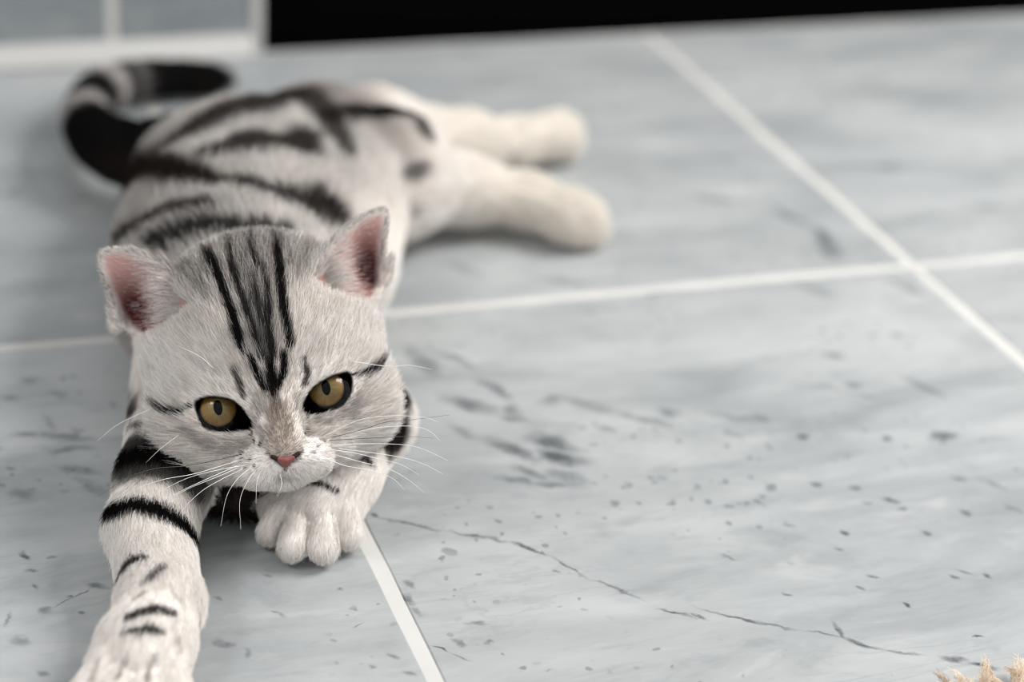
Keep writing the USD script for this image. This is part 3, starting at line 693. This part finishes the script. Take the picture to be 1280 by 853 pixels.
def length_at(p, reg):
    q = to_head(p)
    L = np.array([.0070, .0042, .0040, .0060, .0060, .0065, .0045])[reg]
    m = reg == len(GROUPS) - 1
    nose = np.linalg.norm(q[m] - [0, -15, 10], axis=1)
    L[m] = np.interp(nose, [3, 9, 18, 34, 60], [.0008, .0016, .0028, .0044, .0050])
    cheek = np.clip((np.abs(q[m, 0]) - 24) / 8, 0, 1) * np.clip((20 - q[m, 1]) / 10, 0, 1)
    L[m] += .0025 * cheek + .002 * np.clip((q[m, 1] - 30) / 12, 0, 1)
    L[m] *= 1 - .6 * np.clip((np.abs(q[m, 0]) - 32) / 5, 0, 1) * np.clip((q[m, 1] - 16) / 8, 0, 1)
    for s in (-1, 1):
        pe = np.linalg.norm((q[m, :2] - EYE_C[s][:2]) / [1.25, 1], axis=1)
        L[m] *= np.interp(pe, [7, 12], [.55, 1])
        ear = np.clip((q[m, 1] - 36) / 8, 0, 1) * (np.abs(q[m, 0]) > 22)
    L[m] *= 1 - .55 * np.clip((q[m, 1] - 36) / 6, 0, 1) * np.clip((np.abs(q[m, 0]) - 20) / 6, 0, 1)
    for k in ('foreleg_r', 'foreleg_l'):
        mm = reg == GROUPS.index(k)
        toe = p[mm][:, 2] < .012
        L[mm] *= np.where((p[mm][:, 1] < .545) & (k == 'foreleg_l') | (p[mm][:, 1] < .485), .62, 1)
    return L
tri_p = bv[bf]; tri_n = np.cross(tri_p[:, 1] - tri_p[:, 0], tri_p[:, 2] - tri_p[:, 0])
tri_a = np.linalg.norm(tri_n, axis=1) / 2; tri_u = tri_n / np.maximum(2 * tri_a[:, None], 1e-15)
tri_c = tri_p.mean(1); tri_r = breg[bf[:, 0]]
facing = np.sum(tri_u * (EYE - tri_c), 1) / np.linalg.norm(EYE - tri_c, axis=1)
def curves(name, pts, widths, colors, parent, mat, **kw):
    """pts: (strands, points, 3)"""
    N, K, _ = pts.shape
    b = UsdGeom.BasisCurves.Define(stage, path_for(name, str(parent.GetPath())))
    b.CreateTypeAttr('linear'); b.CreatePointsAttr(Vt.Vec3fArray.FromNumpy(pts.reshape(-1, 3).astype(np.float32)))
    b.CreateCurveVertexCountsAttr(Vt.IntArray.FromNumpy(np.full(N, K, np.int32)))
    b.CreateWidthsAttr(Vt.FloatArray.FromNumpy(widths.reshape(-1).astype(np.float32))); b.SetWidthsInterpolation('vertex')
    if colors is not None: set_color(b, colors, 'uniform')
    UsdShade.MaterialBindingAPI.Apply(b.GetPrim()).Bind(mat)
    return data(b.GetPrim(), **kw)
def grow(name, groups, per_mm2, width, lift, keep=None, K=4, label=None):
    rg = np.random.default_rng(len(name) * 131 + 5)
    sel = np.isin(tri_r, [GROUPS.index(x) for x in groups])
    dens = np.interp(facing, [-.5, -.1, .1], [.12, .35, 1.0]) * per_mm2 * 1e6 * sel
    # bare: under the paws, in the hollow of the ears, within the eyes
    lam = tri_a * dens
    k = rg.poisson(lam); idx = np.repeat(np.arange(len(bf)), k)
    u, v = rg.random(len(idx)), rg.random(len(idx)); fl = u + v > 1; u[fl], v[fl] = 1 - u[fl], 1 - v[fl]
    P = tri_p[idx]; p = P[:, 0] + u[:, None] * (P[:, 1] - P[:, 0]) + v[:, None] * (P[:, 2] - P[:, 0])
    N3 = bn[bf[idx]]; n = N3[:, 0] * (1 - u - v)[:, None] + N3[:, 1] * u[:, None] + N3[:, 2] * v[:, None]; n /= np.linalg.norm(n, axis=1, keepdims=True)
    reg = tri_r[idx]; ok = p[:, 2] > .0016
    q = to_head(p); hd = reg == len(GROUPS) - 1
    for s in (-1, 1):
        m = np.nonzero(hd & (np.abs(q[:, 0] - s * 17) < 14) & (np.abs(q[:, 1]) < 12))[0]
        ok[m] &= poly_sdf(q[m, :2], EYE_POLY[s]) > .9
        m = np.nonzero(hd & (np.abs(q[:, 0] - s * 30) < 24) & (q[:, 1] > 8))[0]
        po = poly_sdf(q[m, :2], EAR_POLY[s]); dc = ear_depth(s, q[m, 0], q[m, 1])
        ok[m] &= ~((po < -1.6) & (np.abs(q[m, 2] - dc - 1.2) < 2.5) & (n[m] @ hc > -.1))
    ok &= ~(hd & (np.abs(q[:, 0] - .4) < 3.4) & (np.abs(q[:, 1] + 17.2) < 1.8) & (q[:, 2] > 6))
    p, n, reg = p[ok], n[ok], reg[ok]
    t = flow_at(p, n, reg)
    sw = np.stack([meshkit.noise(p * 90, 31 + i) for i in range(3)], 1) - .5
    t = t + .35 * sw + rg.normal(0, .13, t.shape); t -= n * np.sum(t * n, 1, keepdims=True); t /= np.linalg.norm(t, axis=1, keepdims=True)
    L = length_at(p, reg) * rg.uniform(.7, 1.25, len(p))
    hq = to_head(p); crown = np.where(reg == len(GROUPS) - 1, np.clip((hq[:, 1] - 34) / 10, 0, 1) * (np.abs(hq[:, 0]) < 24), 0)
    lf = np.clip(lift + .22 * crown + rg.normal(0, .08, len(p)), .06, .9)[:, None]
    s_ = np.linspace(0, 1, K)[None, :, None]
    pts = p[:, None] + L[:, None, None] * (s_ * (t[:, None] * (1 - lf[:, None] * .5) + n[:, None] * lf[:, None]) + s_ ** 2 * (.25 * t[:, None] - n[:, None] * lf[:, None] * .35))
    pts[..., 2] = np.maximum(pts[..., 2], .0004)
    w = width * rg.uniform(.75, 1.25, len(p))[:, None] * np.linspace(1, .25, K)[None, :]
    mid = p + t * (L * .55)[:, None]
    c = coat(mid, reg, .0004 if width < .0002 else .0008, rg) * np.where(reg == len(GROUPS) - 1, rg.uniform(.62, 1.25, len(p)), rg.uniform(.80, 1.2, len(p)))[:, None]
    tick = np.where(reg == len(GROUPS) - 1, np.clip((to_head(p)[:, 1] - 26) / 14, 0, 1), 0)[:, None]
    c = c * (1 + tick * rg.choice([-.55, -.2, .25, .7], len(p))[:, None])
    print(name, len(p))
    kw = dict(kind='stuff')
    if label: kw['label'] = label
    return curves(name, pts, w, c, kitten, fur_mat, **kw)
FD = 1.0
grow('head_fur', ['head'], 6.5 * FD, .00013, .30, K=4)
grow('foreleg_fur', ['foreleg_r', 'foreleg_l'], 5.5 * FD, .00014, .34, K=3)
grow('trunk_fur', ['trunk'], 1.6 * FD, .00028, .34, K=3)
grow('hind_leg_fur', ['hindleg_l', 'hindleg_r'], 1.6 * FD, .00028, .32, K=3)
grow('tail_fur', ['tail'], 2.0 * FD, .00028, .40, K=3)

# hair in the hollow of the ears: long and pale, combed from the inner edge outwards
def ear_hair(s):
    rg = np.random.default_rng(60 + s); poly = EAR_POLY[s]
    ab = rg.uniform(poly.min(0), poly.max(0), (40000, 2)); po = poly_sdf(ab, poly); ab, po = ab[po < -.3], po[po < -.3]
    med = np.clip(((s * ab[:, 0]) - 14) / 28, 0, 1)                  # 0 at the inner edge, 1 at the outer
    deep = np.exp(-(((ab[:, 0] - EAR_HOLE[s][0]) / 6) ** 2 + ((ab[:, 1] - EAR_HOLE[s][1]) / 8) ** 2))
    keep = rg.random(len(ab)) < np.clip(1.0 - 1.0 * med - .8 * deep + .25 * (po > -2), .16, 1) * (.16 + .16 * (med < .3))
    ab, po, med, deep = ab[keep], po[keep], med[keep], deep[keep]
    n = len(ab); K = 5
    L = (3.0 + 9 * np.clip(1 - med * 1.5, 0, 1)) * rg.uniform(.6, 1.2, n) * np.interp(po, [-2.5, -.5], [1, .5])
    ang = np.radians(24 + 22 * (ab[:, 1] - 40) / 16 + rg.normal(0, 9, n))
    d = np.stack([s * np.cos(ang), np.sin(ang)], 1)
    pts = np.zeros((n, K, 3)); t = np.linspace(0, 1, K)
    for k in range(K):
        P = ab + d * (L * t[k])[:, None]; P[:, 1] -= .9 * t[k] ** 2 * L * .2
        base = ear_depth(s, ab[:, 0], ab[:, 1]); here = ear_depth(s, P[:, 0], P[:, 1])
        pts[:, k, :2] = P; pts[:, k, 2] = np.maximum(here + 1.3, base + 1.2 + L * t[k] * .12) + .5 * t[k]
    c = np.array([.95, .90, .87]) * rg.uniform(.7, 1.1, n)[:, None] * np.where(rg.random(n) < .08, .35, 1)[:, None]
    w = .00013 * rg.uniform(.7, 1.3, n)[:, None] * np.linspace(1, .3, K)
    return curves('ear_hair', from_head(pts.reshape(-1, 3)).reshape(n, K, 3), w, c, kitten, fur_mat, kind='stuff', label='long pale hair inside the ear')
ear_hair(-1); ear_hair(1)

# ------------------------------------------------------------------ eyes
def cap(center, axis, up, R0, r, bulge, rings=14, sides=48, rx=1.0, ry=1.0):
    """A round patch lying on a sphere about center (head frame, mm)."""
    ax = np.asarray(axis, float) / np.linalg.norm(axis); rt = np.cross(up, ax); rt /= np.linalg.norm(rt); u = np.cross(ax, rt)
    v, uv = [center + ax * (R0 + bulge)], [(0, 0)]
    for i in range(1, rings + 1):
        f = i / rings
        for j in range(sides):
            th = 2 * np.pi * j / sides; x, y = f * r * rx * np.cos(th), f * r * ry * np.sin(th)
            rr = math.hypot(x, y); z = math.sqrt(max(R0 ** 2 - rr ** 2, 0)) + bulge * (1 - f * f)
            v.append(center + rt * x + u * y + ax * z); uv.append((f, th))
    fc = [(0, 1 + j, 1 + (j + 1) % sides) for j in range(sides)]
    for i in range(rings - 1):
        a, b = 1 + i * sides, 1 + (i + 1) * sides
        for j in range(sides):
            k = (j + 1) % sides; fc += [(a + j, b + j, b + k), (a + j, b + k, a + k)]
    return np.array(v), np.array(fc), np.array(uv)
eye_dark = simple('eye_rim_black', (.003, .0025, .002), .8, .04)
iris_mat = coloured('iris', .35, .3)
pupil_mat = simple('pupil_black', (.0008, .0008, .0008), 1, 0.0)
g = Graph(); fr = g.fresnel('fac', IOR=1.28); tb = g.transparent_bsdf('BSDF'); gb = g.glossy_bsdf('BSDF', color=(1, 1, 1), roughness=.02)
cornea_mat = g.build('cornea', g.mix_closure('closure', fac=fr, closure1=tb, closure2=gb))
IRIS_PX = {-1: (272.5, 510), 1: (407.5, 485)}
for s in (-1, 1):
    cen = EYE_C[s]
    ball = trimesh.creation.icosphere(4, EYE_R)
    eye = add('eye', (from_head(ball.vertices + cen), ball.faces), eye_dark, kitten, smooth=True)
    tgt = face(*IRIS_PX[s], 0.0); off = (tgt - cen)[:2]
    axis = np.array([off[0], off[1], math.sqrt(EYE_R ** 2 - off @ off)])
    up = np.array([0.0, 1, 0])
    v, f, uv = cap(cen, axis, up, EYE_R + .05, 5.35, .25)
    ii = add('iris', (from_head(v), f), iris_mat, eye, smooth=True)
    r_, th = uv[:, 0], uv[:, 1]
    fib = meshkit.noise(np.stack([np.cos(th) * 9, np.sin(th) * 9, r_ * 2], 1), 3) - .5
    fib2 = meshkit.noise(np.stack([np.cos(th) * 26, np.sin(th) * 26, r_ * 3], 1), 4) - .5
    mixr = np.clip((r_ - .25) / .5, 0, 1)[:, None]
    ic = np.array([.27, .21, .085]) * (1 - mixr) + np.array([.27, .155, .04]) * mixr
    ic = ic * (1 + .5 * fib + .35 * fib2)[:, None] * np.clip((1.02 - r_) / .14, .06, 1)[:, None]
    set_color(ii, ic, 'vertex')
    v, f, uv = cap(cen, axis, up, EYE_R + .33, 1.0, .03, 8, 32, 1.3, 2.3)
    add('pupil', (from_head(v), f), pupil_mat, eye, smooth=True)
    v, f, uv = cap(cen, axis, up, EYE_R + .30, 7.2, .85)
    add('cornea', (from_head(v), f), cornea_mat, eye, smooth=True)

# ------------------------------------------------------------------ nose, whiskers
import manifold3d
def rounded(pts, r, n=20):
    return manifold3d.Manifold.batch_hull([manifold3d.Manifold.sphere(rr, n).translate(list(map(float, p))) for p, rr in zip(pts, np.broadcast_to(r, len(pts)))])
def surf(px, py): return to_head(hit([(px, py)]))[0]
nose_mat = simple('nose_leather', (.24, .075, .065), .45, .4, .2, 900, .3)
nose_dark = simple('nostril_dark', (.03, .012, .010), .6, .2)
ns = [surf(349, 574.5), surf(366, 572.5), surf(357.5, 581.5), surf(357, 576)]
if not np.isnan(ns).any():
    ns = [p + [0, 0, .25] for p in ns]
    m = rounded(ns, [.65, .65, .8, 1.0]); mm = m.to_mesh(); nose = add('nose', (from_head(mm.vert_properties[:, :3]), mm.tri_verts), nose_mat, kitten, smooth=50, label='small brick-pink nose leather')
    for px, py in ((340.5, 571.5), (373, 567)):
        c0 = surf(px, py); inner = c0 * .65 + surf(357, 578) * .35
        m = rounded([c0 + [0, 0, .2], inner + [0, 0, .3]], [.6, .75], 16).to_mesh()
        add('nostril', (from_head(m.vert_properties[:, :3]), m.tri_verts), nose_dark, nose, smooth=50)
whisk = simple('whisker', (.92, .91, .90), .35, .5)
whisk_dark = simple('whisker_dark', (.10, .09, .085), .4, .5)
WHISKERS = [
    (1, [(416, 547), (454, 537), (482, 528), (506, 526), (562, 519)]), (1, [(411, 551), (463, 548), (506, 546), (541, 548)]), (0, [(415, 557), (456, 555), (501, 556), (527, 561), (560, 576)]),
    (0, [(422, 561), (470, 567), (506, 573), (531, 581), (554, 593)]), (0, [(416, 568), (452, 578), (482, 585), (501, 594), (513, 602), (531, 616)]), (0, [(410, 562), (440, 566), (470, 573), (501, 581), (524, 594)]),
    (0, [(425, 545), (465, 536), (498, 533), (522, 534), (538, 540), (550, 551)]), (0, [(400, 570), (430, 582), (462, 588), (490, 598), (505, 612)]), (0, [(440, 452), (484, 458), (513, 457), (540, 462)]), (0, [(405, 545), (450, 525), (490, 520), (530, 522), (548, 528)]),
    (1, [(303, 568), (264, 577), (231, 583), (194, 586), (159, 598), (122, 621)]), (0, [(305, 574), (245, 592), (203, 600), (170, 612), (136, 632)]), (0, [(302, 580), (250, 603), (217, 619), (178, 642)]),
    (0, [(305, 586), (276, 600), (250, 616), (226, 641), (219, 664)]), (0, [(300, 584), (275, 595), (234, 612), (209, 628), (200, 650)]), (0, [(312, 586), (296, 600), (283, 622), (276, 658)]),
    (0, [(320, 588), (310, 601), (300, 626), (301, 662)]), (0, [(326, 590), (321, 604), (320, 630)]), (0, [(225, 543), (201, 561), (182, 579)]), (0, [(196, 508), (149, 530), (121, 552)]),
    (0, [(308, 582), (282, 586), (240, 596), (205, 612), (185, 625)]), (0, [(350, 592), (352, 606), (346, 622)]), (0, [(268, 462), (250, 446), (222, 432)]),
]
for dark, px in WHISKERS:
    root = hit([px[0]])[0]
    if np.isnan(root[0]): continue
    depth0 = (root - EYE) @ R[:, 2]
    cx = spline(px, 6); t = np.linspace(0, 1, len(cx)); L = np.linalg.norm(np.array(px[-1]) - px[0]) * PX
    dep = depth0 - .0012 - .20 * L * np.sin(t * 1.9) * (1 - .45 * t)
    P = np.array([atd(x, y, d) for (x, y), d in zip(cx, dep)]); P[0] = root
    curves('whisker', P[None], (.00023 * (1 - .75 * t))[None], None, kitten, whisk_dark if dark else whisk)

# ------------------------------------------------------------------ the corner of a shaggy rug, nearest the camera
rug = xform('rug', label='beige shaggy rug whose tufted edge shows at the bottom right corner', category='rug')
rA, rB = atz(1186, 862, 0)[:2], atz(1290, 843, 0)[:2]
rx = (rB - rA) / np.linalg.norm(rB - rA); ry = np.array([rx[1], -rx[0]])   # along the edge; into the rug, towards the camera
def rug_pt(u, v): return rA + rx * u + ry * v
base_poly = [rug_pt(-.004, .006), rug_pt(.26, .006), rug_pt(.26, .20), rug_pt(-.004, .20)]
bm = trimesh.creation.extrude_polygon(__import__('shapely').Polygon(base_poly), .003, engine='earcut')
add('backing', bm, simple('rug_backing', (.40, .32, .25), .95, .1, .1, 200), rug)
rg = np.random.default_rng(99)
fib, fw, fc = [], [], []
KN = 6; t = np.linspace(0, 1, KN)[:, None]
for u in np.arange(-.004, .26, .0036):
    for v in np.arange(.0, .20, .0038):
        far = v > .05 or u > .08
        if far and rg.random() < .3: continue
        b0 = np.array([*rug_pt(u + rg.uniform(-.0014, .0014), v + rg.uniform(-.0014, .0014) + .0035), .0022])
        Lt = rg.uniform(.0045, .0085); lean = np.array([*(rg.normal(0, .5, 2) - ry * (.55 if v < .008 else .1)), 1.0]); lean /= np.linalg.norm(lean)
        tone = np.array([.92, .78, .64]) * rg.uniform(.75, 1.15); ph = rg.uniform(0, 6.28)
        for k in range(8 if far else 22):
            a_ = rg.uniform(0, 6.28); rad = .0013 * math.sqrt(rg.random())
            tw = a_ + ph + t * 3.2
            off = rad * np.hstack([np.cos(tw), np.sin(tw), 0 * tw]) * (.7 + .8 * t)
            cl = b0 + Lt * rg.uniform(.7, 1.1) * (lean * t + np.array([0, 0, -.22]) * t * t) + off + rg.normal(0, .00025, (KN, 3)) * t
            cl[:, 2] = np.maximum(cl[:, 2], .0006)
            fib.append(cl); fw.append(np.full(KN, .00042 if far else .00026) * np.linspace(1, .6, KN)); fc.append(tone * rg.uniform(.8, 1.15))
curves('pile', np.array(fib), np.array(fw), np.array(fc), rug, fur_mat, kind='stuff')
